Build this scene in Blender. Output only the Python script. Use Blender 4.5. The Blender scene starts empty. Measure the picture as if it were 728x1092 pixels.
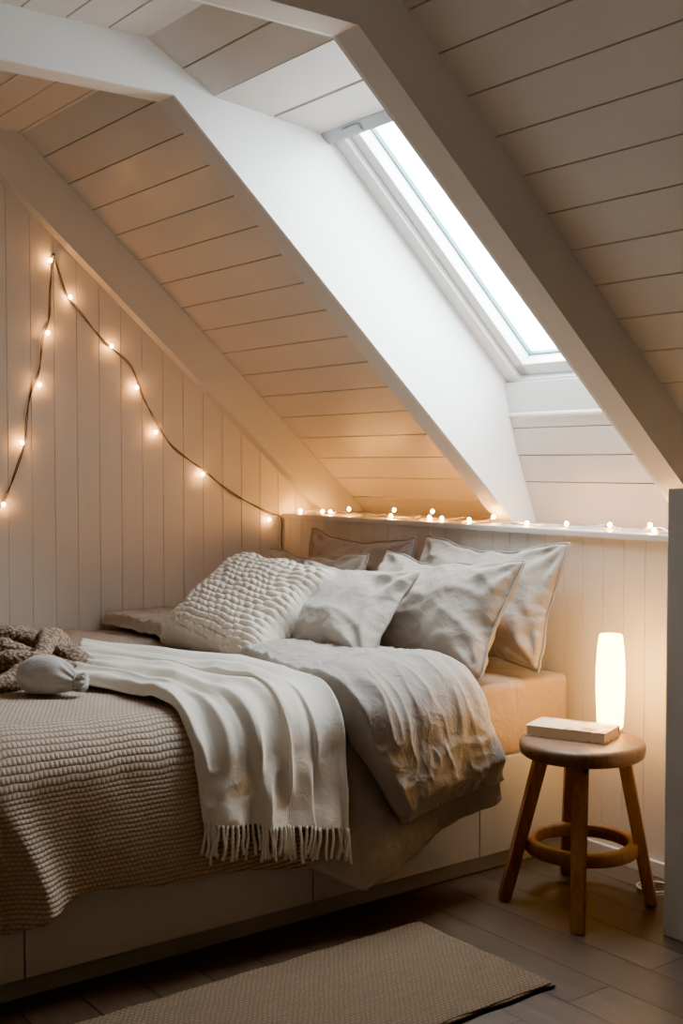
import bpy, bmesh, math, random
import numpy as np
from mathutils import Vector, Matrix, noise as mnoise

random.seed(7)
rng = np.random.default_rng(7)
scene = bpy.context.scene
COL = scene.collection
PI = math.pi

# ------------------------------------------------------------------ room numbers (metres)
XG = -4.236            # gable wall
YK = 2.879             # panelled low wall behind the bed head
ZL = 1.012             # ledge height
XM0, XM1 = -3.09, -3.0     # middle rafter
XR0, XR1 = -2.30, -2.20    # right rafter
SL = 0.89              # roof slope


def z_ceil(y):
    return min(2.40, 3.925 - SL * y)


def z_low(y):
    return min(2.232, 3.73 - SL * y)


# ------------------------------------------------------------------ node helpers
class NT:
    def __init__(self, name):
        self.m = bpy.data.materials.new(name)
        self.m.use_nodes = True
        self.t = self.m.node_tree
        self.t.nodes.clear()
        self.out = self.n('ShaderNodeOutputMaterial')

    def n(self, typ, **kw):
        nd = self.t.nodes.new(typ)
        for k, v in kw.items():
            setattr(nd, k, v)
        return nd

    def link(self, a, b):
        self.t.links.new(a, b)

    def setv(self, sock, v):
        if hasattr(v, 'links') or isinstance(v, bpy.types.NodeSocket):
            self.link(v, sock)
        else:
            sock.default_value = v

    def math(self, op, a, b=None, c=None):
        nd = self.n('ShaderNodeMath', operation=op)
        self.setv(nd.inputs[0], a)
        if b is not None:
            self.setv(nd.inputs[1], b)
        if c is not None:
            self.setv(nd.inputs[2], c)
        return nd.outputs[0]

    def coord(self, kind='Object', scale=(1, 1, 1), rot=(0, 0, 0)):
        tc = self.n('ShaderNodeTexCoord')
        mp = self.n('ShaderNodeMapping')
        mp.inputs['Scale'].default_value = scale
        mp.inputs['Rotation'].default_value = rot
        self.link(tc.outputs[kind], mp.inputs['Vector'])
        return mp.outputs[0]

    def noise(self, vec, scale, detail=3, rough=0.55, dist=0.0):
        nd = self.n('ShaderNodeTexNoise')
        nd.inputs['Scale'].default_value = scale
        nd.inputs['Detail'].default_value = detail
        nd.inputs['Roughness'].default_value = rough
        nd.inputs['Distortion'].default_value = dist
        self.link(vec, nd.inputs['Vector'])
        return nd.outputs['Fac']

    def ramp(self, fac, stops):
        nd = self.n('ShaderNodeValToRGB')
        el = nd.color_ramp.elements
        while len(el) < len(stops):
            el.new(0.5)
        for e, (p, c) in zip(el, stops):
            e.position = p
            e.color = (c[0], c[1], c[2], 1)
        self.link(fac, nd.inputs[0])
        return nd.outputs[0]

    def mix(self, fac, a, b):
        nd = self.n('ShaderNodeMix', data_type='RGBA')
        self.setv(nd.inputs[0], fac)
        for s, v in ((nd.inputs[6], a), (nd.inputs[7], b)):
            if isinstance(v, (tuple, list)):
                s.default_value = (v[0], v[1], v[2], 1)
            else:
                self.link(v, s)
        return nd.outputs[2]

    def bump(self, h, dist, strength=1.0, prev=None):
        nd = self.n('ShaderNodeBump')
        nd.inputs['Distance'].default_value = dist
        nd.inputs['Strength'].default_value = strength
        self.link(h, nd.inputs['Height'])
        if prev is not None:
            self.link(prev, nd.inputs['Normal'])
        return nd.outputs[0]

    def bsdf(self, color, rough=0.6, normal=None, sheen=0.0, spec=0.5, **kw):
        b = self.n('ShaderNodeBsdfPrincipled')
        if isinstance(color, (tuple, list)):
            b.inputs['Base Color'].default_value = (color[0], color[1], color[2], 1)
        else:
            self.link(color, b.inputs['Base Color'])
        self.setv(b.inputs['Roughness'], rough)
        b.inputs['Specular IOR Level'].default_value = spec
        if sheen:
            b.inputs['Sheen Weight'].default_value = sheen
            b.inputs['Sheen Roughness'].default_value = 0.5
        if normal is not None:
            self.link(normal, b.inputs['Normal'])
        for k, v in kw.items():
            b.inputs[k].default_value = v
        self.link(b.outputs[0], self.out.inputs['Surface'])
        return b


def m_paint(name, col, rough=0.45, var=0.04, spec=0.5):
    t = NT(name)
    v = t.coord('Object')
    f = t.noise(v, 3.0, 4)
    c = t.ramp(f, [(0.3, tuple(x * (1 - var) for x in col)), (0.7, tuple(min(1, x * (1 + var)) for x in col))])
    h = t.noise(v, 60.0, 2)
    t.bsdf(c, rough, t.bump(h, 0.0006, 0.5), spec=spec)
    return t.m


def m_fabric(name, col, var=0.06, weave=0.0011, rough=0.85, sheen=0.25, crumple=0.004, cscale=22, crease=0.0):
    t = NT(name)
    uv = t.coord('UV')
    v = t.coord('Object')
    f = t.noise(v, 7.0, 4)
    c = t.ramp(f, [(0.25, tuple(x * (1 - var) for x in col)), (0.75, tuple(min(1, x * (1 + var)) for x in col))])
    sx = t.n('ShaderNodeSeparateXYZ')
    t.link(uv, sx.inputs[0])
    w1 = t.math('SINE', t.math('MULTIPLY', sx.outputs[0], 2 * PI / (weave * 2)))
    w2 = t.math('SINE', t.math('MULTIPLY', sx.outputs[1], 2 * PI / (weave * 2)))
    weav = t.math('MULTIPLY', w1, w2)
    slub = t.noise(t.coord('UV', (500, 30, 1)), 1.0, 2)
    slub2 = t.noise(t.coord('UV', (30, 500, 1)), 1.0, 2)
    h = t.math('ADD', t.math('MULTIPLY', weav, 0.25), t.math('ADD', slub, slub2))
    b1 = t.bump(h, 0.0005, 0.6)
    cr = t.noise(v, cscale, 4, 0.6, 0.8)
    b2 = t.bump(cr, crumple, 0.8, b1)
    if crease > 0:
        nz = t.noise(v, 9.0, 2, 0.5, 0.6)
        ln = t.math('POWER', t.math('SUBTRACT', 1.0, t.math('MINIMUM', t.math('MULTIPLY', t.math('ABSOLUTE', t.math('SUBTRACT', nz, 0.5)), 7.0), 1.0)), 2.0)
        nz2 = t.noise(v, 23.0, 2, 0.5, 0.5)
        ln2 = t.math('POWER', t.math('SUBTRACT', 1.0, t.math('MINIMUM', t.math('MULTIPLY', t.math('ABSOLUTE', t.math('SUBTRACT', nz2, 0.5)), 7.0), 1.0)), 2.0)
        b2 = t.bump(t.math('ADD', ln, t.math('MULTIPLY', ln2, 0.5)), crease, 0.7, b2)
    dk = t.math('MULTIPLY', t.math('ADD', slub, slub2), 0.5)
    c2 = t.mix(t.math('MULTIPLY', dk, 0.22), c, tuple(x * 0.55 for x in col))
    t.bsdf(c2, rough, b2, sheen=sheen, spec=0.25)
    return t.m


def m_waffle(name, col, pu, pv, depth=0.006):
    """knit rows: u runs down the cloth, v along the row (metres)"""
    t = NT(name)
    uv = t.coord('UV')
    sx = t.n('ShaderNodeSeparateXYZ')
    t.link(uv, sx.inputs[0])
    wob = t.noise(uv, 9.0, 3)
    u = t.math('ADD', sx.outputs[0], t.math('MULTIPLY', t.math('SUBTRACT', wob, 0.5), 0.012))
    ru = t.math('DIVIDE', u, pu)
    rowi = t.math('FLOOR', ru)
    a = t.math('SINE', t.math('MULTIPLY', ru, PI))
    a = t.math('ABSOLUTE', a)
    ph = t.math('MULTIPLY', t.math('MODULO', rowi, 2.0), PI * 0.5)
    b = t.math('ABSOLUTE', t.math('SINE', t.math('ADD', t.math('MULTIPLY', sx.outputs[1], PI / pv), ph)))
    h = t.math('MULTIPLY', t.math('POWER', a, 0.6), t.math('ADD', 0.55, t.math('MULTIPLY', t.math('POWER', b, 0.7), 0.45)))
    fz = t.noise(uv, 900.0, 2)
    h2 = t.math('ADD', h, t.math('MULTIPLY', fz, 0.18))
    c = t.ramp(h, [(0.0, tuple(x * 0.38 for x in col)), (0.5, tuple(x * 0.8 for x in col)), (1.0, tuple(min(1, x * 1.08) for x in col))])  # shade between the stitches put into the colour: valleys darker, crests lighter
    big = t.noise(t.coord('Object'), 3.0, 3)
    c = t.mix(t.math('MULTIPLY', big, 0.25), c, tuple(x * 0.7 for x in col))
    t.bsdf(c, 0.95, t.bump(h2, depth, 1.0), sheen=0.2, spec=0.1)
    return t.m


def m_wood(name, c1, c2, scale=(6, 6, 0.8), rough=0.45, bands=9, direction='X', wave=0.18):
    t = NT(name)
    v = t.coord('Object', scale)
    f = t.noise(v, 4.0, 6, 0.6, 1.2)
    w = t.n('ShaderNodeTexWave')
    w.bands_direction = direction
    w.inputs['Scale'].default_value = bands
    w.inputs['Distortion'].default_value = 4.0
    w.inputs['Detail'].default_value = 3.0
    t.link(v, w.inputs['Vector'])
    g = t.math('ADD', t.math('MULTIPLY', f, 1.0 - wave), t.math('MULTIPLY', w.outputs['Fac'], wave))
    c = t.ramp(g, [(0.2, c1), (0.75, c2)])
    t.bsdf(c, rough, t.bump(g, 0.0005, 0.4), spec=0.4)
    return t.m


def m_emit(name, col, strength, base=(0.9, 0.85, 0.75)):
    t = NT(name)
    b = t.bsdf(base, 0.4)
    b.inputs['Emission Color'].default_value = (col[0], col[1], col[2], 1)
    b.inputs['Emission Strength'].default_value = strength
    return t.m


WHITE = (0.80, 0.775, 0.735)
M = {}
M['ceiling'] = m_paint('ceiling_paint', (0.62, 0.565, 0.51), 0.33, 0.05)
M['beam'] = m_paint('beam_paint', (0.66, 0.62, 0.575), 0.45, 0.03)
M['wall'] = m_paint('wall_paint', (0.66, 0.60, 0.535), 0.5, 0.04)
M['well'] = m_paint('reveal_paint', (0.86, 0.86, 0.85), 0.5, 0.02)
M['sash'] = m_paint('sash_paint', (0.87, 0.87, 0.86), 0.35, 0.01)
M['greypaint'] = m_paint('grey_paint', (0.60, 0.585, 0.56), 0.55, 0.03)
M['drawer'] = m_paint('drawer_lacquer', (0.60, 0.565, 0.51), 0.4, 0.02)
M['kick'] = m_paint('kick_paint', (0.36, 0.355, 0.33), 0.5, 0.03)
M['seal'] = m_paint('seal_rubber', (0.05, 0.16, 0.17), 0.4, 0.05)
M['metal'] = m_paint('vent_metal', (0.33, 0.35, 0.36), 0.3, 0.05)
M['sheet'] = m_fabric('fitted_sheet_cotton', (0.46, 0.335, 0.235), crumple=0.016, cscale=9, crease=0.0004)
M['duvet'] = m_fabric('duvet_linen', (0.40, 0.358, 0.322), crumple=0.007, cscale=16, crease=0.0011)
M['linen'] = m_fabric('pillow_linen', (0.375, 0.318, 0.272), crumple=0.006, cscale=16, crease=0.0007)
M['linen_dark'] = m_fabric('pillow_linen_dark', (0.38, 0.32, 0.28), crumple=0.006, cscale=16, crease=0.0007)
M['linen_pale'] = m_fabric('pillow_linen_pale', (0.46, 0.41, 0.36), crumple=0.006, cscale=18, crease=0.0006)
M['wool'] = m_fabric('throw_wool', (0.80, 0.73, 0.63), weave=0.0022, rough=0.95, sheen=0.4, crumple=0.003, cscale=30)
M['waffle'] = m_waffle('waffle_knit', (0.57, 0.45, 0.34), 0.0112, 0.0115, 0.0045)
M['chunky'] = m_fabric('chunky_wool', (0.71, 0.625, 0.53), weave=0.0018, rough=0.95, sheen=0.3, crumple=0.004, cscale=60)


def m_boucle(name, col):
    t = NT(name)
    v = t.coord('Object')
    vo = t.n('ShaderNodeTexVoronoi')
    vo.inputs['Scale'].default_value = 95.0
    t.link(v, vo.inputs['Vector'])
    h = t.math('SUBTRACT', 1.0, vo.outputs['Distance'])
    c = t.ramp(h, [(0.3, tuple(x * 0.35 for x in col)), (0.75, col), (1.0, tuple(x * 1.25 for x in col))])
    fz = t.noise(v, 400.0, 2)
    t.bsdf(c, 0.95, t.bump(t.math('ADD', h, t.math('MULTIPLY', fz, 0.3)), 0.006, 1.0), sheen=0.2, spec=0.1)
    return t.m


M['scarf'] = m_boucle('brown_knit', (0.40, 0.275, 0.185))
M['pouch'] = m_fabric('pouch_cotton', (0.46, 0.42, 0.38), crumple=0.004, cscale=25)
M['stoolwood'] = m_wood('stool_wood', (0.17, 0.072, 0.030), (0.35, 0.175, 0.080), (14, 14, 2.0))
M['seatwood'] = m_wood('seat_wood', (0.12, 0.062, 0.035), (0.24, 0.14, 0.083), (2, 8, 3), 0.45, 2.5, 'Y', 0.06)
M['cord'] = m_paint('cord_rubber', (0.10, 0.075, 0.05), 0.5, 0.1)
M['clear'] = m_paint('clear_cord', (0.72, 0.62, 0.48), 0.35, 0.1)
M['white_cord'] = m_paint('white_cord', (0.5, 0.42, 0.33), 0.4, 0.02)
M['black'] = m_paint('black_metal', (0.02, 0.02, 0.02), 0.4, 0.1)
M['paper'] = m_wood('book_pages', (0.55, 0.45, 0.33), (0.76, 0.67, 0.53), (1, 1, 60), 0.8, 4, 'Z', 0.5)
M['bulb'] = m_emit('bulb_glow', (1.0, 0.44, 0.12), 330.0)
M['ledge_bulb'] = m_emit('ledge_bulb_glow', (1.0, 0.435, 0.09), 950.0)
M['cap'] = m_paint('bulb_cap', (0.16, 0.10, 0.05), 0.4, 0.1)


def m_cover():
    t = NT('book_cover')
    v = t.coord('Object')
    n1 = t.noise(v, 22.0, 4, 0.6, 1.5)
    n2 = t.noise(v, 9.0, 2)
    a = t.ramp(n1, [(0.49, (0, 0, 0)), (0.60, (1, 1, 1))])
    b = t.ramp(n2, [(0.45, (0, 0, 0)), (0.55, (1, 1, 1))])
    mm = t.n('ShaderNodeMix', data_type='RGBA', blend_type='MULTIPLY')
    mm.inputs[0].default_value = 1.0
    t.link(a, mm.inputs[6]); t.link(b, mm.inputs[7])
    c = t.mix(mm.outputs[2], (0.78, 0.68, 0.54), (0.40, 0.25, 0.17))
    t.bsdf(c, 0.6)
    return t.m


M['cover'] = m_cover()


def m_floor():
    t = NT('floor_boards')
    v = t.coord('Object')
    br = t.n('ShaderNodeTexBrick')
    br.offset = 0.37
    br.inputs['Scale'].default_value = 1.0
    br.inputs['Brick Width'].default_value = 1.35
    br.inputs['Row Height'].default_value = 0.145
    br.inputs['Mortar Size'].default_value = 0.0022
    br.inputs['Mortar Smooth'].default_value = 0.2
    br.inputs['Color1'].default_value = (0.2, 0.2, 0.2, 1)
    br.inputs['Color2'].default_value = (0.9, 0.9, 0.9, 1)
    br.inputs['Mortar'].default_value = (0.0, 0.0, 0.0, 1)
    t.link(v, br.inputs['Vector'])
    g = t.noise(t.coord('Object', (1.2, 14, 1)), 3.0, 6, 0.62, 0.8)
    c = t.ramp(g, [(0.25, (0.038, 0.021, 0.013)), (0.55, (0.082, 0.050, 0.032)), (0.8, (0.135, 0.088, 0.058))])
    c = t.mix(0.35, c, t.mix(br.outputs['Color'], (0.025, 0.016, 0.011), (0.115, 0.080, 0.056)))
    c = t.mix(br.outputs['Fac'], c, (0.008, 0.006, 0.005))
    rg = t.math('ADD', 0.28, t.math('MULTIPLY', g, 0.22))
    h = t.math('SUBTRACT', t.math('MULTIPLY', g, 0.3), br.outputs['Fac'])
    t.bsdf(c, rg, t.bump(h, 0.0015, 0.6), spec=0.45)
    return t.m


M['floor'] = m_floor()


def m_rug():
    t = NT('jute_weave')
    v = t.coord('Object')
    sx = t.n('ShaderNodeSeparateXYZ')
    t.link(v, sx.inputs[0])
    wob = t.math('MULTIPLY', t.noise(v, 14.0, 3), 0.010)
    x = t.math('ADD', sx.outputs[0], wob)
    y = t.math('ADD', sx.outputs[1], wob)
    rx = t.math('DIVIDE', x, 0.0095)
    a = t.math('ABSOLUTE', t.math('SINE', t.math('MULTIPLY', rx, PI)))
    ph = t.math('MULTIPLY', t.math('MODULO', t.math('FLOOR', rx), 2.0), PI / 2)
    b = t.math('ABSOLUTE', t.math('SINE', t.math('ADD', t.math('MULTIPLY', y, PI / 0.014), ph)))
    h = t.math('MULTIPLY', t.math('POWER', a, 0.5), t.math('ADD', 0.55, t.math('MULTIPLY', b, 0.45)))
    n = t.noise(t.coord('Object', (120, 14, 1)), 1.0, 3)
    c = t.ramp(h, [(0.0, (0.075, 0.045, 0.026)), (0.6, (0.23, 0.155, 0.10)), (1.0, (0.34, 0.24, 0.16))])
    c = t.mix(t.math('MULTIPLY', n, 0.7), c, (0.13, 0.085, 0.053))
    t.bsdf(c, 0.95, t.bump(h, 0.004, 1.0), spec=0.1)
    return t.m


M['rug'] = m_rug()


def m_glass():
    t = NT('window_glass')
    tr = t.n('ShaderNodeBsdfTransparent')
    tr.inputs[0].default_value = (0.95, 0.98, 0.98, 1)
    gl = t.n('ShaderNodeBsdfGlossy')
    gl.inputs['Roughness'].default_value = 0.02
    mx = t.n('ShaderNodeMixShader')
    mx.inputs[0].default_value = 0.05
    t.link(tr.outputs[0], mx.inputs[1])
    t.link(gl.outputs[0], mx.inputs[2])
    t.link(mx.outputs[0], t.out.inputs['Surface'])
    return t.m


M['glass'] = m_glass()


def m_lampshade():
    t = NT('lamp_glass')
    tc = t.n('ShaderNodeTexCoord')
    sx = t.n('ShaderNodeSeparateXYZ')
    t.link(tc.outputs['Object'], sx.inputs[0])
    f = t.math('DIVIDE', sx.outputs[2], 0.285)
    c = t.ramp(f, [(0.0, (1.0, 0.44, 0.06)), (0.35, (1.0, 0.52, 0.11)), (0.7, (1.0, 0.55, 0.14)), (1.0, (1.0, 0.47, 0.08))])
    b = t.bsdf((0.85, 0.8, 0.7), 0.35)
    t.link(c, b.inputs['Emission Color'])
    b.inputs['Emission Strength'].default_value = 66.0
    return t.m


M['lamp'] = m_lampshade()

# ------------------------------------------------------------------ mesh helpers


def tag(o, label=None, cat=None, group=None, kind=None):
    if label:
        o['label'] = label
    if cat:
        o['category'] = cat
    if group:
        o['group'] = group
    if kind:
        o['kind'] = kind
    return o


def empty(name, loc=(0, 0, 0), rotz=0.0):
    o = bpy.data.objects.new(name, None)
    o.location = loc
    o.rotation_euler = (0, 0, rotz)
    o.empty_display_size = 0.05
    COL.objects.link(o)
    return o


def link_mesh(name, me, mat, parent=None, smooth=False):
    me.materials.clear()
    me.materials.append(mat)
    if smooth:
        me.polygons.foreach_set('use_smooth', [True] * len(me.polygons))
    o = bpy.data.objects.new(name, me)
    COL.objects.link(o)
    if parent is not None:
        o.parent = parent
    return o


def pyd(name, verts, faces, mat, parent=None, smooth=False, uv=None):
    me = bpy.data.meshes.new(name)
    me.from_pydata([tuple(map(float, v)) for v in verts], [], faces)
    if uv is not None:
        l = me.uv_layers.new(name='UVMap')
        idx = np.zeros(len(me.loops), dtype=np.int32)
        me.loops.foreach_get('vertex_index', idx)
        l.data.foreach_set('uv', np.asarray(uv, dtype=np.float32)[idx].ravel())
    me.update()
    return link_mesh(name, me, mat, parent, smooth)


def fix_normals(o):
    bm = bmesh.new()
    bm.from_mesh(o.data)
    bmesh.ops.recalc_face_normals(bm, faces=bm.faces)
    bm.to_mesh(o.data)
    bm.free()
    return o


def grid_faces(nu, nv, close_u=False, close_v=False, off=0):
    f = []
    for i in range(nu if close_u else nu - 1):
        for j in range(nv if close_v else nv - 1):
            a = i * nv + j
            b = ((i + 1) % nu) * nv + j
            c = ((i + 1) % nu) * nv + (j + 1) % nv
            d = i * nv + (j + 1) % nv
            f.append((off + a, off + b, off + c, off + d))
    return f


def grid_obj(name, P, mat, parent=None, uv=None):
    nu, nv, _ = P.shape
    return pyd(name, P.reshape(-1, 3), grid_faces(nu, nv), mat, parent, True,
               None if uv is None else uv.reshape(-1, 2))


def add_box(bm, lo, hi, bevel=0.0, seg=2, mtx=None):
    r = bmesh.ops.create_cube(bm, size=1.0)
    vs = r['verts']
    c = [(a + b) / 2 for a, b in zip(lo, hi)]
    s = [abs(b - a) for a, b in zip(lo, hi)]
    for v in vs:
        v.co = Vector((c[0] + v.co.x * s[0], c[1] + v.co.y * s[1], c[2] + v.co.z * s[2]))
    if bevel > 0:
        es = {e for v in vs for e in v.link_edges}
        g = bmesh.ops.bevel(bm, geom=list(es), offset=bevel, segments=seg, affect='EDGES', profile=0.7)
        vs = list({v for f in g['faces'] for v in f.verts} | {v for v in vs if v.is_valid})
    if mtx is not None:
        for v in vs:
            v.co = mtx @ v.co
    return vs


def bm_obj(name, bm, mat, parent=None, smooth=False):
    me = bpy.data.meshes.new(name)
    bm.to_mesh(me)
    bm.free()
    return link_mesh(name, me, mat, parent, smooth)


def box(name, lo, hi, mat, parent=None, bevel=0.003, kind=None):
    bm = bmesh.new()
    add_box(bm, lo, hi, bevel)
    o = bm_obj(name, bm, mat, parent)
    if kind:
        o['kind'] = kind
    return o


def prism(name, poly, axis, a, b, mat, parent=None, kind=None):
    """extrude a polygon given in the two other axes along `axis` from a to b"""
    n = len(poly)
    vs = []
    for t in (a, b):
        for (p, q) in poly:
            vs.append({0: (t, p, q), 1: (p, t, q), 2: (p, q, t)}[axis])
    fs = [tuple(range(n))[::-1], tuple(range(n, 2 * n))]
    for i in range(n):
        j = (i + 1) % n
        fs.append((i, j, n + j, n + i))
    o = pyd(name, vs, fs, mat, parent)
    fix_normals(o)
    if kind:
        o['kind'] = kind
    return o


def catmull(pts, n):
    pts = [np.array(p, float) for p in pts]
    P = [2 * pts[0] - pts[1]] + pts + [2 * pts[-1] - pts[-2]]
    out = []
    segs = len(pts) - 1
    for k in range(n):
        t = k / (n - 1) * segs
        i = min(int(t), segs - 1)
        f = t - i
        p0, p1, p2, p3 = P[i:i + 4]
        out.append(0.5 * ((2 * p1) + (-p0 + p2) * f + (2 * p0 - 5 * p1 + 4 * p2 - p3) * f * f + (-p0 + 3 * p1 - 3 * p2 + p3) * f ** 3))
    return np.array(out)


def tube_geo(path, radius, nseg=8, flat=1.0, twist=0.0):
    """verts, faces, uv of a capped tube along a path (radius may be an array)"""
    path = np.asarray(path, float)
    n = len(path)
    rad = np.full(n, radius) if np.isscalar(radius) else np.asarray(radius, float)
    T = np.gradient(path, axis=0)
    T /= np.linalg.norm(T, axis=1)[:, None] + 1e-12
    up = np.array([0, 0, 1.0]) if abs(T[0][2]) < 0.9 else np.array([1.0, 0, 0])
    N = np.cross(up, T[0]); N /= np.linalg.norm(N)
    V, U = [], []
    L = 0.0
    for i in range(n):
        if i:
            L += np.linalg.norm(path[i] - path[i - 1])
            N = N - T[i] * np.dot(N, T[i]); N /= np.linalg.norm(N) + 1e-12
        B = np.cross(T[i], N)
        for j in range(nseg):
            a = 2 * PI * j / nseg + twist * i
            V.append(path[i] + rad[i] * (math.cos(a) * N + flat * math.sin(a) * B))
            U.append((j / nseg * 2 * PI * rad[i], L))
    F = grid_faces(n, nseg, close_v=True)
    F.append(tuple(range(nseg)))
    F.append(tuple(range((n - 1) * nseg, n * nseg))[::-1])
    return V, F, U


def tube(name, path, radius, mat, parent=None, nseg=8):
    V, F, U = tube_geo(path, radius, nseg)
    return fix_normals(pyd(name, V, F, mat, parent, True, U))


def lathe(name, prof, mat, parent=None, n=40, loc=(0, 0, 0)):
    V = []
    for (r, z) in prof:
        for k in range(n):
            a = 2 * PI * k / n
            V.append((loc[0] + r * math.cos(a), loc[1] + r * math.sin(a), loc[2] + z))
    F = grid_faces(len(prof), n, close_v=True)
    F.append(tuple(range(n))[::-1])
    F.append(tuple(range((len(prof) - 1) * n, len(prof) * n)))
    return fix_normals(pyd(name, V, F, mat, parent, True))


def boards_profile(name, poly, spacing, first, x0, x1, mat, gw=0.0045, gd=0.008, thick=0.02):
    """poly: list of (y,z) going along the ceiling (room side).  Boards run along X."""
    P = [np.array(p, float) for p in poly]
    segl = [np.linalg.norm(P[i + 1] - P[i]) for i in range(len(P) - 1)]
    total = sum(segl)

    def at(s):
        for i, l in enumerate(segl):
            if s <= l or i == len(segl) - 1:
                d = (P[i + 1] - P[i]) / l
                n = np.array([d[1], -d[0]])      # candidate normal
                if n[1] > 0:
                    n = -n                        # room side is below
                return P[i] + d * s, n
            s -= l
    stops = []
    s = first
    acc = 0.0
    corners = []
    for l in segl[:-1]:
        acc += l
        corners.append(acc)
    marks = [(0.0, 0), (total, 0)] + [(c, 0) for c in corners]
    while s < total - 0.01:
        if all(abs(s - c) > 0.012 for c in corners):
            marks += [(s - gw / 2, 0), (s - gw / 2 + 0.0008, 1), (s + gw / 2 - 0.0008, 1), (s + gw / 2, 0)]
        s += spacing
    marks.sort()
    V = []
    for (m_, dp) in marks:
        p, n = at(m_)
        q = p - n * (gd if dp else 0.0)
        for x in (x0, x1):
            V.append((x, q[0], q[1]))
    F = []
    n_ = len(marks)
    for i in range(n_ - 1):
        F.append((2 * i, 2 * i + 1, 2 * i + 3, 2 * i + 2))
    # back side so the sheet is solid
    b0 = len(V)
    for (m_, dp) in marks:
        p, n = at(m_)
        q = p - n * thick
        for x in (x0, x1):
            V.append((x, q[0], q[1]))
    for i in range(n_ - 1):
        F.append((b0 + 2 * i, b0 + 2 * i + 2, b0 + 2 * i + 3, b0 + 2 * i + 1))
    for e in (0, 1):
        for i in range(n_ - 1):
            F.append((2 * i + e, 2 * i + 2 + e, b0 + 2 * i + 2 + e, b0 + 2 * i + e))
    F.append((0, 1, b0 + 1, b0)); F.append((2 * n_ - 2, 2 * n_ - 1, b0 + 2 * n_ - 1, b0 + 2 * n_ - 2))
    o = pyd(name, V, F, mat)
    fix_normals(o)
    o['kind'] = 'structure'
    return o


def planks_wall(name, axis, plane, inward, a0, a1, z0, ztop, spacing, phase, mat, gw=0.0032, gd=0.0028, thick=0.03):
    """vertical planking.  axis='y': wall at x=plane running along y; axis='x': wall at y=plane."""
    marks = [(a0, 0), (a1, 0)]
    k = math.ceil((a0 - phase) / spacing)
    while phase + k * spacing < a1:
        g = phase + k * spacing
        if g - gw > a0 and g + gw < a1:
            marks += [(g - gw / 2, 0), (g - gw / 2 + 0.001, 1), (g + gw / 2 - 0.001, 1), (g + gw / 2, 0)]
        k += 1
    extra = [1.713] if axis == 'y' else []
    for e in extra:
        if a0 < e < a1:
            marks.append((e, 0))
    marks.sort()
    V = []

    def put(a, off, z):
        p = plane + inward * off
        V.append((p, a, z) if axis == 'y' else (a, p, z))
    for (a, d) in marks:
        put(a, -gd if d else 0.0, z0)
        put(a, -gd if d else 0.0, ztop(a))
    b0 = len(V)
    for (a, d) in marks:
        put(a, -thick, z0)
        put(a, -thick, ztop(a))
    n = len(marks)
    F = []
    for i in range(n - 1):
        F.append((2 * i, 2 * i + 2, 2 * i + 3, 2 * i + 1))
        F.append((b0 + 2 * i, b0 + 2 * i + 1, b0 + 2 * i + 3, b0 + 2 * i + 2))
        F.append((2 * i + 1, 2 * i + 3, b0 + 2 * i + 3, b0 + 2 * i + 1))
        F.append((2 * i, b0 + 2 * i, b0 + 2 * i + 2, 2 * i + 2))
    F.append((0, 1, b0 + 1, b0)); F.append((2 * n - 2, b0 + 2 * n - 2, b0 + 2 * n - 1, 2 * n - 1))
    o = pyd(name, V, F, mat)
    fix_normals(o)
    o['kind'] = 'structure'
    return o


# ------------------------------------------------------------------ the room shell
XE, YS = 1.3, -1.3          # right and rear limits of the room
o = box('floor', (XG - 0.03, YS, -0.06), (XE, 3.32, 0.0), M['floor'], bevel=0); o['kind'] = 'structure'
planks_wall('wall_left', 'y', XG, 1, YS, 3.30, 0.0, lambda y: z_ceil(y) + 0.01, 0.0905, 1.851, M['wall'])
planks_wall('wall_back', 'x', YK, -1, XG, XE, 0.0, lambda x: ZL - 0.016, 0.081, -2.571, M['wall'])
box('wall_rear', (XG, YS - 0.05, 0), (XE, YS, 2.42), M['wall'], bevel=0, kind='structure')
prism('wall_east', [(YS, 0), (YS, 2.4), (1.713, 2.4), (3.27, 1.02), (3.27, 0)], 0, XE, XE + 0.05, M['wall'], kind='structure')
# shelf-like ledge on the low wall
box('trim_1', (XG, YK - 0.012, ZL - 0.020), (XE, 3.29, ZL), M['beam'], bevel=0.004, kind='structure')

slope_len = lambda y0, y1: abs(y1 - y0) * math.hypot(1, SL)
YB = (3.925 - ZL) / SL


def ceiling_poly(dz=0.0):
    return [(YB - dz / SL, ZL), ((3.925 + dz - 2.40 - dz) / SL, 2.40 + dz), (YS, 2.40 + dz)]


def first_for(yphase, dz=0.0):
    s = slope_len(YB, yphase)
    sp = 0.0935 * math.hypot(1, SL)
    while s > sp:
        s -= sp
    return s


SP = 0.0935 * math.hypot(1, SL)
boards_profile('ceiling', ceiling_poly(), SP, first_for(1.794), XG, XM0 + 0.01, M['ceiling'])
boards_profile('ceiling_right', ceiling_poly(), SP, first_for(1.848), XR1 - 0.01, XE, M['ceiling'])
# bay with the roof window: sits a little lower, stops at the window head
boards_profile('ceiling_middle', [(1.80, 2.266), (1.59, 2.385), (YS, 2.385)], 0.122, 0.115, XM1 - 0.005, XR0 + 0.005, M['ceiling'], gw=0.006)
boards_profile('ceiling_soffit', [(2.235, 2.213), (1.80, 2.264)], 0.5, 0.235, XM1 - 0.005, XR0 + 0.005, M['ceiling'], gw=0.012, gd=0.012)
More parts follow.
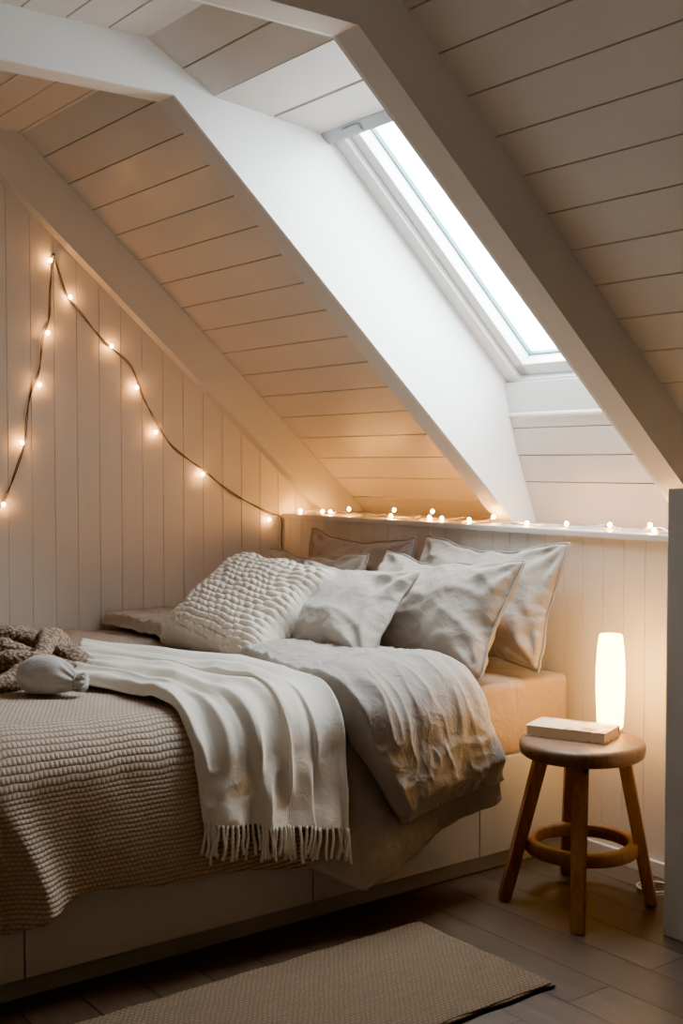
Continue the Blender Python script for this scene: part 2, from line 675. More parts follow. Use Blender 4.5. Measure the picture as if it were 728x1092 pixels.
# boarded slope under the window
YW, ZW = 2.952, 1.497
boards_profile('ceiling_apron', [(3.115, ZL), (3.052, 1.172), (3.016, 1.266), (2.983, 1.379)], 0.098, 0.158, XM1 - 0.005, XR0 + 0.005, M['ceiling'])
prism('trim_2', [(2.983, 1.379), (2.972, 1.386), (2.972, 1.392), (2.978, 1.396), (YW, ZW), (YW + 0.04, ZW + 0.01), (3.03, 1.379)], 0,
      XM1 - 0.004, XR0 + 0.004, M['well'], kind='structure')


LOWS = {'gable': (1.640, 2.243, 0.870), 'middle': (1.672, 2.246, 0.920), 'right': (1.700, 2.214, 0.890)}


def beam_poly(k):
    """side view of a bent rafter: level tie, then down the slope to the ledge"""
    y0, z0, sl = LOWS[k]
    yl_lo = y0 + (z0 - ZL) / sl
    yk_hi = (3.925 - 2.40) / SL
    return [(YS, z0), (y0, z0), (yl_lo, ZL + 0.001), (YB, ZL + 0.001), (yk_hi, 2.41), (YS, 2.41)]


def beam(name, x0, x1, k):
    prism(name, beam_poly(k), 0, x0, x1, M['beam'], kind='structure')


beam('trim_3', XG + 0.002, XG + 0.055, 'gable')
beam('trim_4', XM0, XM1 - 0.012, 'middle')
beam('trim_5', XR0 + 0.012, XR1, 'right')

# window plane
WS = 0.94
WO = np.array([XM1, 2.21, 2.215])
wl = math.hypot(1, WS)
Wv = np.array([0, 1 / wl, -WS / wl])
Wn = np.array([0, WS / wl, 1 / wl])


def wpt(u, v, n):
    return WO + np.array([u, 0, 0]) + Wv * v + Wn * n


def cheek(name, x0, x1, k):
    y0, z0, sl = LOWS[k]
    pts = [(YS, z0), (y0, z0), (y0 + (z0 - ZL) / sl, ZL + 0.002), (3.13, ZL + 0.002)]
    pts += [(3.06, 1.45), (3.16, 1.50)]
    e = wpt(0, 1.25, 0.16); pts += [(e[1], e[2])]
    e = wpt(0, -0.15, 0.16); pts += [(e[1], e[2]), (2.2, 2.29), (1.75, 2.41), (YS, 2.41)]
    prism(name, pts, 0, x0, x1, M['well'], kind='structure')


cheek('trim_6', XM1 - 0.012, XM1, 'middle')
cheek('trim_7', XR0, XR0 + 0.012, 'right')

# ------------------------------------------------------------------ roof window
win = empty('window_1', tuple(WO)); win['kind'] = 'structure'
WW = XR0 - XM1
mtx = Matrix(((1, 0, 0, 0), (0, Wv[1], Wn[1], 0), (0, Wv[2], Wn[2], 0), (0, 0, 0, 1)))


def wparts(name, boxes, mat, bevel=0.004):
    bm = bmesh.new()
    for lo, hi in boxes:
        add_box(bm, lo, hi, bevel, 2, mtx)
    return bm_obj(name, bm, mat, win)


V1 = 1.12
wparts('window_frame', [((0, -0.12, 0.0), (0.055, V1, 0.13)), ((WW - 0.055, -0.12, 0.0), (WW, V1, 0.13)),
                        ((0, -0.12, 0.03), (WW, -0.06, 0.13)), ((0, 1.035, 0.0), (WW, V1, 0.13))], M['sash'])
wparts('sash', [((0.058, -0.055, 0.02), (0.10, 1.03, 0.10)), ((WW - 0.10, -0.055, 0.02), (WW - 0.058, 1.03, 0.10)),
                ((0.058, -0.055, 0.02), (WW - 0.058, 0.0, 0.10)), ((0.058, 0.985, 0.02), (WW - 0.058, 1.03, 0.10))], M['sash'])
wparts('window_seal', [((0.100, 0.0, 0.064), (0.106, 0.985, 0.077)), ((0.100, 0.979, 0.064), (WW - 0.10, 0.985, 0.077))], M['seal'], 0.001)
wparts('pane', [((0.098, 0.0, 0.078), (WW - 0.098, 0.99, 0.082))], M['glass'], 0)
wparts('vent_bar', [((0.0, -0.03, -0.022), (WW, 0.012, 0.0)), ((0.10, -0.022, -0.028), (0.18, 0.004, -0.020))], M['metal'])

# half-height grey wall end to the right
box('wall_right', (-1.971, 2.524, 0.0), (-1.30, YK + 0.001, 1.158), M['greypaint'], bevel=0.004, kind='structure')
box('baseboard_back', (-2.59, YK - 0.014, 0.0), (-1.975, YK, 0.045), M['beam'], bevel=0.003, kind='structure')

# ------------------------------------------------------------------ bed
bed = empty('platform_bed', (-3.41, 1.83, 0))
tag(bed, 'white platform bed with drawer fronts and grey kick rail', 'bed')
bed_off = Matrix.Translation((3.41, -1.83, 0))


def under(o):
    o.data.transform(bed_off)
    return o


XB = -2.602
under(box('bed_base', (XG + 0.005, 0.80, 0.05), (XB - 0.02, 2.862, 0.335), M['drawer'], bed, 0.003))
under(box('kick_rail', (XG + 0.03, 0.83, 0.0), (XB - 0.012, 2.86, 0.05), M['kick'], bed, 0.002))
dy = [0.80, 1.053, 1.860, 2.470, 2.862]
for a, b in zip(dy[:-1], dy[1:]):
    under(box('drawer_front', (XB - 0.02, a + 0.002, 0.048), (XB, b - 0.002, 0.335), M['drawer'], bed, 0.002))

# mattress in a fitted sheet
ZT = 0.56
bm = bmesh.new()
add_box(bm, (XG + 0.008, 0.84, 0.337), (XB - 0.004, 2.858, ZT), 0.035, 5)
for f in bm.faces:
    f.smooth = True
uvl = bm.loops.layers.uv.new('UVMap')
for f in bm.faces:
    for l in f.loops:
        l[uvl].uv = (l.vert.co.y + l.vert.co.x, l.vert.co.z + l.vert.co.x)
mt = bm_obj('mattress', bm, M['sheet'], None, True)
tag(mt, 'thick mattress in a tan fitted sheet on the white bed base', 'mattress')

# ------------------------------------------------------------------ cloth over the bed
RC = 0.075


def core(s, off):
    """cross section of the made bed: s<0 on top, then round the near edge, then down the side"""
    xe, zt = XB, ZT
    q = RC * PI / 2
    if s < 0:
        x = xe - RC + s
        crown = 0.012 * max(0.0, 1 - ((x + 3.42) / 0.80) ** 2)
        return np.array([x, zt + crown + off]), np.array([0.0, 1.0])
    if s < q:
        a = s / RC
        n = np.array([math.sin(a), math.cos(a)])
        return np.array([xe - RC, zt - RC]) + n * (RC + off), n
    d = s - q
    return np.array([xe + off + 0.06 * d, zt - RC - d]), np.array([1.0, 0.06])


def fbm(p, f, o=3):
    return mnoise.fractal(Vector((p[0] * f, p[1] * f, p[2] * f)), 0.8, 2.0, o)


def ridge(p, f):
    return 1 - abs(mnoise.noise(Vector((p[0] * f, p[1] * f, p[2] * f)))) * 2


def smooth(a, b, x):
    t = min(1, max(0, (x - a) / (b - a)))
    return t * t * (3 - 2 * t)


def s_of_z(z):
    return RC * PI / 2 + (ZT - RC - z)


def interp(x, xs, ys):
    return float(np.interp(x, xs, ys))


# --- duvet : lower layer, fold at the head end, flap laid back over it
def build_duvet():
    SF = -1.53                                    # far side (x about -4.2)
    NS, NL, NU = 260, 70, 130
    verts = np.zeros((NL + NU, NS, 3))
    uvs = np.zeros((NL + NU, NS, 2))
    for j in range(NS):
        tj = j / (NS - 1)
        for i in range(NL + NU):
            lower = i < NL
            if lower:
                w = i / (NL - 1)
            else:
                w = (i - NL + 1) / NU
            # along-bed extent of this column depends on how far down the side it is
            # use an estimate of s for fold / edge lines
            s_est = SF + tj * (s_of_z(0.26) - SF)
            yf = interp(s_est, [-1.5, -0.3, 0.0, 0.12, 0.36], [2.30, 2.33, 2.355, 2.395, 2.45])
            ye = interp(s_est, [-1.5, -0.6, -0.25, 0.0, 0.12, 0.36], [2.02, 1.98, 1.91, 1.89, 1.945, 2.095])
            if lower:
                y = 1.66 + (yf - 1.66) * w
                zb = interp(y, [1.66, 1.80, 1.95, 2.0, 2.22, 2.42, 2.53], [0.25, 0.17, 0.085, 0.095, 0.155, 0.235, 0.31])
                s = SF + tj * (s_of_z(zb) - SF)
                off = 0.022
                # the duvet end is lifted round the fold
                off += 0.03 * smooth(0.85, 1.0, w)
                bell = 0.05 * smooth(0.05, 0.45, s) * (0.6 + 0.5 * math.sin(y * 13.0 + 0.5))
                off += bell
            else:
                y = yf + (ye - yf) * w
                y += 0.045 * math.sin(min(1.0, w / 0.18) * PI) * (1 if w < 0.18 else 0)
                zb = interp(w, [0, 0.1, 0.5, 1.0], [0.31, 0.305, 0.275, 0.245])
                s = SF + tj * (s_of_z(zb) - SF)
                lift = 0.092 * smooth(0.0, 0.16, w) ** 0.7 * (1 - smooth(0.94, 1.0, w) * 0.95)
                # rounded lower hem and far hem
                e = smooth(1.0, 0.955, tj)
                lift *= 0.25 + 0.75 * e
                lift *= 0.55 + 0.45 * smooth(-0.10, 0.12, s)
                lift *= 0.80 + 0.20 * math.sin(w * PI) + 0.10 * fbm((s * 2, y * 3, 7.7), 2.0, 2)
                bell = 0.05 * smooth(0.05, 0.45, s) * (0.6 + 0.5 * math.sin(y * 13.0 + 0.5))
                off = 0.052 + lift + bell
            p2, n2 = core(s, off)
            p = np.array([p2[0], y, p2[1]])
            amp = 0.011 if not lower else 0.009
            zs = 1.7 if lower else 5.2
            wr = fbm((s * 1.0, y * 2.2, zs * 2), 3.2, 3) * amp * 0.9
            # drawn creases, sharp crested, in two directions
            wq = (s * 1.6 + y * 1.1 + 0.12 * fbm((s, y, zs), 4.0, 2), y * 4.2 - s * 1.5, zs)
            wr += amp * 0.26 * (max(0.0, ridge(wq, 2.4)) ** 3 - 0.3)
            wq2 = (s * 6.0 - y * 2.0, y * 3.0 + s * 2.0 + 0.1 * fbm((s, y, 3.0), 6.0, 2), zs + 4)
            wr += amp * 0.60 * (max(0.0, ridge(wq2, 1.9)) ** 4 - 0.2)
            wq3 = (s * 9.0 + y * 5.0, y * 11.0 - s * 5.0, zs + 9)
            wr += amp * 0.40 * (max(0.0, ridge(wq3, 1.7)) ** 3 - 0.2)
            if not lower:
                # puckers along the free edge seam
                wr += 0.0028 * smooth(0.80, 0.93, w) * math.sin(s * 85 + 2 * fbm((s, 0, 0), 9.0, 2)) * (1 - smooth(0.95, 1.0, w))
            p[0] += n2[0] * wr
            p[2] += n2[1] * wr
            p[1] += 0.006 * fbm((s, y, 20.0), 5.0, 2)
            verts[i, j] = p
            uvs[i, j] = (s, y + (0 if lower else 1.5))
    return verts, uvs


P, UV = build_duvet()
duvet = grid_obj('duvet', P, M['duvet'], None, UV)
md = duvet.modifiers.new('soft', 'SOLIDIFY'); md.thickness = 0.006; md.offset = -1
tag(duvet, 'rumpled taupe linen duvet folded back towards the foot of the bed', 'duvet')


# --- waffle blanket over the foot half
def build_blanket():
    NY, NS = 150, 170
    P = np.zeros((NS, NY, 3)); UV = np.zeros((NS, NY, 2))
    for j in range(NY):
        y = 0.76 + (1.90 - 0.76) * j / (NY - 1)
        zb = interp(y, [0.76, 1.0, 1.10, 1.17, 1.53, 1.90], [0.18, 0.183, 0.212, 0.235, 0.210, 0.160])
        zb += 0.004 * math.sin(y * 17)
        for i in range(NS):
            t = i / (NS - 1)
            s = -1.53 + t * (s_of_z(zb) + 1.53)
            off = 0.050 + 0.012 * smooth(1.3, 0.9, y)
            down = smooth(0.03, 0.40, s)
            # one soft vertical fold near the foot corner
            yc = 1.075 - 0.10 * (1 - down)
            off += 0.038 * down * math.exp(-((y - yc) / 0.042) ** 2)
            off -= 0.03 * down * math.exp(-((y - yc + 0.10) / 0.06) ** 2)
            off += 0.012 * down * math.sin(y * 9.0 + 1.0)
            p2, n2 = core(s, off)
            p = np.array([p2[0], y, p2[1]])
            wr = 0.010 * fbm((s, y, 4.0), 2.2, 2) + 0.004 * fbm((s, y, 14.0), 8.0, 2)
            p[0] += n2[0] * wr; p[2] += n2[1] * wr
            P[i, j] = p
            UV[i, j] = (s, y)
    return P, UV


P, UV = build_blanket()
bl = grid_obj('knitted_blanket', P, M['waffle'], None, UV)
md = bl.modifiers.new('thick', 'SOLIDIFY'); md.thickness = 0.008; md.offset = -1
tag(bl, 'beige waffle-knit blanket covering the foot half of the bed and hanging down its side', 'blanket')

# --- cream throw with tasselled hem
NA, NB = 130, 150
lowE = catmull([(-0.36, 1.33), (-0.20, 1.415), (-0.06, 1.445), (0.06, 1.46), (0.16, 1.462), (0.250, 1.462)], NA)
upE = catmull([(-0.98, 1.70), (-0.62, 1.79), (-0.28, 1.875), (-0.02, 1.912), (0.18, 1.912), (0.335, 1.905)], NA)


FOLDS = [(0.03, 0.10, 0.05, 0.07, 0.030, 0.002), (0.17, 0.20, 0.055, 0.07, 0.040, 0.012), (0.32, 0.40, 0.05, 0.075, 0.030, 0.026),
         (0.45, 0.55, 0.05, 0.05, 0.034, 0.006), (0.60, 0.66, 0.06, 0.08, 0.030, 0.022), (0.74, 0.80, 0.05, 0.05, 0.026, 0.016),
         (0.88, 0.94, 0.06, 0.06, 0.024, 0.022)]


def throw_point(a, b):
    """a: 0 gathered end .. 1 hem, b: 0 foot side edge .. 1 head side edge"""
    ia = a * (NA - 1)
    k = min(int(ia), NA - 2); f = ia - k
    lo = lowE[k] * (1 - f) + lowE[k + 1] * f
    hi = upE[k] * (1 - f) + upE[k + 1] * f
    bw = b + 0.025 * math.sin(2 * PI * b * 2 + 1.0 + a * 2.0)
    st = lo * (1 - bw) + hi * bw
    s, y = st
    # long folds that fan out from the gathered end, each of its own width and reach
    off = 0.062 + 0.006 * fbm((a * 3, b * 4, 3.0), 2.0, 2)
    for (b0, b1, wd0, wd1, h0, h1) in FOLDS:
        bc = b0 + (b1 - b0) * smooth(0.0, 1.0, a) + 0.018 * math.sin(a * 7 + b0 * 20)
        wd = wd0 + (wd1 - wd0) * a
        q = (b - bc) / wd
        q = q * (1.25 if q < 0 else 0.8)
        off += (h0 + (h1 - h0) * a) * math.exp(-q * q)
    ph = b * 4.3 + 0.35 * math.sin(a * 3.0 + b * 5.0)
    off += 0.007 * (1 - a) * (ridge((b * 9.0, a * 1.6, 2.0), 1.3))
    off += 0.009 * (ridge((b * 5.0 + a * 2, a * 3.0 - b * 2, 8.0), 1.5) - 0.4) * smooth(0.15, 0.4, a)
    e = min(b, 1 - b)
    off -= 0.010 * (1 - smooth(0.0, 0.03, e))
    # soft sag ripples across the folds near the bed edge
    off += 0.006 * math.sin(a * 16 + b * 9) * smooth(0.2, 0.4, a) * (1 - smooth(0.55, 0.8, a))
    y += 0.012 * math.cos(2 * PI * ph) * smooth(0.1, 0.5, a)
    bell = 0.035 * smooth(0.06, 0.4, s)
    p2, n2 = core(s, off + bell)
    return np.array([p2[0], y, p2[1]]), (s, y)


P = np.zeros((NA, NB, 3)); UV = np.zeros((NA, NB, 2))
for i in range(NA):
    for j in range(NB):
        p, st = throw_point(i / (NA - 1), j / (NB - 1))
        P[i, j] = p
        UV[i, j] = (i / (NA - 1) * 1.1, j / (NB - 1) * 0.75)
thr = empty('throw_blanket', (XB + 0.1, 1.74, 0.2))
tag(thr, 'cream woollen throw with a tasselled hem draped over the bed side', 'throw')
ti = Matrix.Translation((-(XB + 0.1), -1.74, -0.2))
cl = grid_obj('throw_cloth', P, M['wool'], thr, UV)
cl.data.transform(ti)
md = cl.modifiers.new('thick', 'SOLIDIFY'); md.thickness = 0.004; md.offset = 0
NTAS = 46
for k in range(NTAS):
    b = (k + 0.5) / NTAS
    p, _ = throw_point(1.0, b)
    L = 0.078 + random.uniform(-0.014, 0.016)
    sw = random.uniform(-0.016, 0.016)
    ox = random.uniform(0.0, 0.006)
    path = [p + np.array([0.0, 0, 0.004]), p + np.array([ox, sw * 0.2, -L * 0.35]),
            p + np.array([ox * 0.8 + 0.002 * math.sin(k * 2.1), sw * 0.6 + 0.003 * math.sin(k), -L * 0.7]), p + np.array([ox * 0.4, sw, -L])]
    path = catmull(path, 9)
    V, F, U = tube_geo(path, np.linspace(0.0036, 0.0046, 9) * random.uniform(0.85, 1.15), 6)
    tz = pyd('tassel', V, F, M['wool'], thr, True, U)
    tz.data.transform(ti)


# ------------------------------------------------------------------ pillows (inflated with the cloth solver)
def inflate(W, H, pressure, nx, ny, seed, frames=26, shrink=0.0, bend=0.4, tens=12.0):
    r = random.Random(seed)
    V = []; F = []; idx = {}

    def add(i, j, side):
        border = i in (0, nx) or j in (0, ny)
        key = (i, j, 0 if border else side)
        if key not in idx:
            x = (i / nx - 0.5) * W; y = (j / ny - 0.5) * H
            z = 0.0 if border else side * (0.012 + r.uniform(0, 0.004))
            idx[key] = len(V); V.append((x, y, z))
        return idx[key]
    for side in (1, -1):
        for i in range(nx):
            for j in range(ny):
                q = [add(i, j, side), add(i + 1, j, side), add(i + 1, j + 1, side), add(i, j + 1, side)]
                F.append(tuple(q if side > 0 else q[::-1]))
    me = bpy.data.meshes.new('pillow_blank')
    me.from_pydata(V, [], F); me.update()
    o = bpy.data.objects.new('pillow_blank', me)
    COL.objects.link(o)
    cm = o.modifiers.new('cloth', 'CLOTH')
    st = cm.settings
    st.quality = 6
    st.mass = 0.25
    st.tension_stiffness = tens; st.compression_stiffness = tens; st.shear_stiffness = tens * 0.4
    st.bending_stiffness = bend
    st.air_damping = 3.0
    st.use_pressure = True
    st.uniform_pressure_force = pressure
    st.shrink_min = shrink
    st.effector_weights.gravity = 0.0
    cm.collision_settings.use_collision = False
    cm.point_cache.frame_start = 1
    cm.point_cache.frame_end = frames + 1
    for fr in range(1, frames + 1):
        scene.frame_set(fr)
    dg = bpy.context.evaluated_depsgraph_get()
    ev = o.evaluated_get(dg)
    co = np.zeros(len(V) * 3, dtype=np.float32)
    ev.data.vertices.foreach_get('co', co)
    co = co.reshape(-1, 3).astype(float)
    bpy.data.objects.remove(o)
    bpy.data.meshes.remove(me)
    return co, F, np.array(V)[:, :2]


def pillow_mesh(W, H, T, seed, nx=34, ny=26, pressure=2.4, flange=0.0, tens=12.0):
    co, F, flat = inflate(W, H, pressure, nx, ny, seed, tens=tens)
    # normalise thickness and add a lazy slump towards the bottom edge
    t = co[:, 2].max() - co[:, 2].min()
    co[:, 2] *= T / max(t, 1e-4)
    co[:, 0] *= W / (co[:, 0].max() - co[:, 0].min())
    co[:, 1] *= H / (co[:, 1].max() - co[:, 1].min())
    co[:, :2] = co[:, :2] * 0.55 + flat * 0.45
    # even out the seam so that it reads as a sewn edge
    ring = sorted([(math.atan2(f[1] / H, f[0] / W), k) for k, f in enumerate(flat)
                   if abs(abs(f[0]) - W / 2) < 1e-6 or abs(abs(f[1]) - H / 2) < 1e-6])
    ids = [k for _, k in ring]
    keep = co[ids].copy()
    for _ in range(16):
        cr = co[ids]
        co[ids] = 0.5 * cr + 0.25 * (np.roll(cr, 1, axis=0) + np.roll(cr, -1, axis=0))
    for n_, k in enumerate(ids):
        if abs(abs(flat[k][0]) - W / 2) < 0.035 and abs(abs(flat[k][1]) - H / 2) < 0.035:
            co[k, :2] = 0.75 * keep[n_, :2] + 0.25 * co[k, :2]
    v = co[:, 1] / H
    co[:, 2] *= 1.0 - 0.42 * v
    for k in range(len(co)):
        x, y, z = co[k]
        n_ = fbm((x + seed * 3.1, y, z), 5.0, 3)
        edge = min(0.5 - abs(x / W), 0.5 - abs(y / H))
        co[k, 2] += (0.010 * n_) * smooth(0.0, 0.12, edge) + 0.010 * (ridge((x * 3 + seed, y * 2 - x, seed), 3.0) - 0.5) * smooth(0.0, 0.1, edge) * (1 if z > 0 else 0)
        # creases running in from the seams and fanning out of the corners
        sgn = 1 if z >= 0 else -1
        fx, fy = flat[k]
        ex, ey = 0.5 * W - abs(fx), 0.5 * H - abs(fy)
        if min(ex, ey) > 1e-5:
            al = math.atan2(ey, ex)
            rc = math.hypot(ex, ey)
            co[k, 2] += sgn * 0.010 * math.sin(al * 11 + seed + (3 if fx > 0 else 0)) * math.exp(-((rc - 0.09) / 0.07) ** 2)
            co[k, 2] += sgn * 0.006 * (ridge((fx * 4 + seed * 2.7, fy * 4, sgn), 4.0)) * math.exp(-min(ex, ey) / 0.05) * smooth(0, 0.02, min(ex, ey))
            qd = (fx * 1.5 + fy * 4.0 + seed, fy * 1.5 - fx * 2.0, 3.3 * seed)
            co[k, 2] += sgn * 0.011 * (max(0.0, ridge(qd, 2.1)) ** 3 - 0.25) * smooth(0.0, 0.08, min(ex, ey))
        co[k, 1] += 0.010 * fbm((x * 2, seed, 0), 3.0, 2)
    return co, F, flat


def flange_geo(co, flat, W, H, wdt, nx, ny):
    """flat border strip around the seam"""
    ring = []
    pts = {}
    for k, (fx, fy) in enumerate(flat):
        bx = abs(abs(fx) - W / 2) < 1e-6; by = abs(abs(fy) - H / 2) < 1e-6
        if bx or by:
            ang = math.atan2(fy / H, fx / W)
            ring.append((ang, k))
    ring.sort()
    V = []; n = len(ring)
    for ang, k in ring:
        p = co[k]
        V.append(p.copy())
    for q, (ang, k) in enumerate(ring):
        p = co[k].copy()
        fx, fy = flat[k]
        d = np.array([0.0, 0.0])
        if abs(abs(fx) - W / 2) < 1e-6: d[0] = math.copysign(1, fx)
        if abs(abs(fy) - H / 2) < 1e-6: d[1] = math.copysign(1, fy)
        p[0] += d[0] * wdt; p[1] += d[1] * wdt
        p[2] += 0.0015 * math.sin(q * 0.5)
        V.append(p)
    F = [(i, (i + 1) % n, n + (i + 1) % n, n + i) for i in range(n)]
    return V, F


def place_matrix(bottom, lean, yaw=0.0, roll=0.0):
    """local x=width y=height z=front -> world; `bottom` = middle of the lower edge"""
    l = math.radians(lean)
    R = Matrix(((1, 0, 0), (0, math.sin(l), -math.cos(l)), (0, math.cos(l), math.sin(l))))
    Rz = Matrix.Rotation(math.radians(yaw), 3, 'Z')
    Rr = Matrix.Rotation(math.radians(roll), 3, 'Z')
    m = (Rz @ R @ Rr).to_4x4()
    return Matrix.Translation(bottom) @ m


def pillow(name, W, H, T, bottom, lean, yaw, roll, mat, label, cat, seed, flange=0.0, group=None, pressure=2.4):
    nx, ny = 48, 34
    co, F, flat = pillow_mesh(W, H, T, seed, nx, ny, pressure)
    m = place_matrix(Vector(bottom), lean, yaw, roll)
    off = np.array([0, H / 2, 0.0])
    root = empty(name, bottom)
    tag(root, label, cat, group)
    inv = Matrix.Translation(-Vector(bottom))
    mm = inv @ m
    body = pyd('pillow_case', co + off, F, mat, root, True, flat)
    body.data.transform(mm)
    sd = body.modifiers.new('smooth', 'SUBSURF'); sd.levels = 1; sd.render_levels = 2
    if flange > 0:
        V, FF = flange_geo(co + off, flat, W, H, flange, nx, ny)
        fl = pyd('flange', V, FF, mat, root, True, np.array(V)[:, :2])
        fl.data.transform(mm)
        s2 = fl.modifiers.new('thick', 'SOLIDIFY'); s2.thickness = 0.004; s2.offset = 0
        # piped seam between the body and the flange
        n = len(V) // 2
        loop = np.array(V[:n] + [V[0]])
        VV, F2, U2 = tube_geo(loop, 0.0018, 6)
        sm = pyd('piping', VV, F2, M['linen_dark'], root, True, U2)
        sm.data.transform(mm)
    return root


pillow('bed_pillow', 0.64, 0.39, 0.16, (-3.60, 2.735, 0.578), 9, 0, 0, M['linen_dark'],
       'taupe pillow leaning on the panelled wall at the left, behind the others', 'pillow', 1, 0.004, 'pillows at the head of the bed')
pillow('bed_pillow', 0.68, 0.42, 0.17, (-2.905, 2.675, 0.577), 20, 0, 1.0, M['linen'],
       'taupe pillow with piped edge leaning on the wall nearest the stool', 'pillow', 2, 0.004, 'pillows at the head of the bed')
pillow('bed_pillow', 0.62, 0.34, 0.14, (-3.66, 2.525, 0.58), 20, 0, 1.0, M['linen_pale'],
       'pale grey pillow second from the wall at the left, behind the knitted cushion', 'pillow', 3, 0.004, 'pillows at the head of the bed')
pillow('bed_pillow', 0.64, 0.41, 0.19, (-2.880, 2.410, 0.577), 31, 2, 1.0, M['linen'],
       'plump grey pillow with piped edge in front of the pillow nearest the stool', 'pillow', 4, 0.004, 'pillows at the head of the bed')
pillow('small_cushion', 0.55, 0.37, 0.15, (-3.075, 2.165, 0.620), 42, 6, 0.0, M['linen_pale'],
       'small pale linen cushion resting between knitted cushion and grey pillows', 'cushion', 5, 0.0)


# chunky knitted cushion: dense shell with modelled stitches
def knit_cushion():
    W, H, T = 0.50, 0.43, 0.17
    N = 190
    root = empty('knitted_cushion', (-3.40, 2.02, 0.63))
    tag(root, 'cream chunky-knit cushion leaning on the pillows in mid bed', 'cushion')
    m = place_matrix(Vector((-3.355, 1.965, 0.612)), 51, 8, -5)
    inv = Matrix.Translation((3.40, -2.02, -0.63))
    V = []; U = []
    for side in (1, -1):
        for i in range(N):
            for j in range(N):
                u = i / (N - 1) * 2 - 1; v = j / (N - 1) * 2 - 1
                prof = max(0.0, (1 - u ** 4) * (1 - v ** 4)) ** 0.5
                pin = 1 - 0.07 * (1 - v * v) * u * u
                piv = 1 - 0.06 * (1 - u * u) * v * v
                x = u * W / 2 * pin; y = v * H / 2 * piv
                x += 0.006 * math.sin(v * 9 + u); y += 0.006 * math.sin(u * 8)
                # stitches: plaited columns
                rows = (v + 1) / 2 * 19 + 0.35 * math.sin(u * 5) + 0.35 * mnoise.noise(Vector((u * 3, v * 3, side)))
                cols = (u + 1) / 2 * 13 + 0.3 * math.sin(v * 6) + 0.5 * mnoise.noise(Vector((u * 4, v * 4, side + 5)))
                ri = math.floor(rows)
                a = abs(math.sin(PI * rows))
                b = abs(math.sin(PI * (cols + 0.5 * (ri % 2))))
                h = (a ** 0.6) * (0.25 + 0.75 * b ** 0.7)
                h += 0.15 * mnoise.noise(Vector((x * 60, y * 60, side)))
                z = side * (prof * T / 2 * (1 - 0.18 * v) + 0.017 * h * min(1.0, prof * 2.5))
                V.append((x, y + H / 2, z)); U.append((x, y))
    F = grid_faces(N, N) + [f[::-1] for f in grid_faces(N, N, off=N * N)]
    bm_o = pyd('knit_cover', V, F, M['chunky'], root, True, U)
    b = bmesh.new(); b.from_mesh(bm_o.data)
    bmesh.ops.remove_doubles(b, verts=b.verts, dist=0.0004)
    bmesh.ops.recalc_face_normals(b, faces=b.faces)
    b.to_mesh(bm_o.data); b.free()
    bm_o.data.transform(inv @ m)
    return root


knit_cushion()


# brown scarf in a loose heap
def scarf():
    pts = [(-3.42, 1.12, 0.665), (-3.30, 1.16, 0.70), (-3.18, 1.27, 0.705), (-3.10, 1.40, 0.685), (-3.14, 1.47, 0.665), (-3.26, 1.45, 0.70),
           (-3.42, 1.36, 0.735), (-3.52, 1.24, 0.72), (-3.46, 1.14, 0.69), (-3.30, 1.10, 0.675), (-3.14, 1.13, 0.672), (-3.08, 1.20, 0.665),
           (-3.16, 1.32, 0.70), (-3.30, 1.42, 0.745), (-3.44, 1.50, 0.70), (-3.58, 1.42, 0.675), (-3.60, 1.28, 0.672), (-3.52, 1.20, 0.68), (-3.42, 1.23, 0.70), (-3.30, 1.29, 0.71), (-3.22, 1.37, 0.69), (-3.30, 1.36, 0.67)]
    n = 300
    path = catmull(pts, n)
    rad = 0.034 + 0.006 * np.sin(np.linspace(0, 30, n)) + 0.004 * np.sin(np.linspace(0, 71, n))
    rad[:6] *= np.linspace(0.55, 1, 6); rad[-6:] *= np.linspace(1, 0.55, 6)
    V, F, U = tube_geo(path, rad, 26, 0.8, 0.02)
    V = np.array(V)
    for k in range(len(V)):
        nv = fbm(V[k], 16.0, 3)
        c = path[k // 26] if k // 26 < n else path[-1]
        d = V[k] - c
        V[k] = c + d * (1 + 0.25 * nv)
        V[k][2] = max(V[k][2] - 0.028, 0.622)
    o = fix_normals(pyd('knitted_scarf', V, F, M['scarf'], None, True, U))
    tag(o, 'brown knitted scarf lying in a loose heap at the foot of the bed', 'scarf')


scarf()

# little grey pouch beside the scarf
pch = empty('drawstring_pouch', (-2.97, 1.275, 0.628))
pch.scale = (0.92, 0.92, 0.92)
tag(pch, 'small rounded grey pouch with gathered neck lying in front of the brown scarf', 'pouch')
prof = [(-0.088, 0.010), (-0.085, 0.028), (-0.070, 0.046), (-0.045, 0.058), (-0.010, 0.062), (0.025, 0.057), (0.052, 0.044), (0.070, 0.028), (0.080, 0.018), (0.090, 0.020), (0.104, 0.026), (0.112, 0.020)]
prof = catmull(prof, 44)
V = []; U = []
for (ax, r) in prof:
    for k in range(48):
        a = 2 * PI * k / 48
        gath = smooth(0.03, 0.085, ax)
        rr = r * (1 + gath * 0.22 * math.sin(a * 9)) + 0.004 * fbm((ax * 8, math.cos(a), math.sin(a)), 1.6, 2)
        zz = rr * math.sin(a) * 0.92
        V.append((ax, rr * math.cos(a), max(zz, -0.048) + 0.045 - 0.018 * smooth(0.03, 0.1, ax)))
        U.append((ax, a * 0.06))
F = grid_faces(len(prof), 48, close_v=True) + [tuple(range(48)), tuple(range((len(prof) - 1) * 48, len(prof) * 48))[::-1]]
ob = fix_normals(pyd('pouch_body', V, F, M['pouch'], pch, True, U))
ob.data.transform(Matrix.Rotation(math.radians(46), 4, 'Z'))
loop = [(0.080, 0.021 * math.cos(t), 0.030 + 0.019 * math.sin(t)) for t in np.linspace(0, 2 * PI, 24)]
tb = tube('tie_cord', loop, 0.004, M['linen_dark'], pch)
tb.data.transform(Matrix.Rotation(math.radians(46), 4, 'Z'))

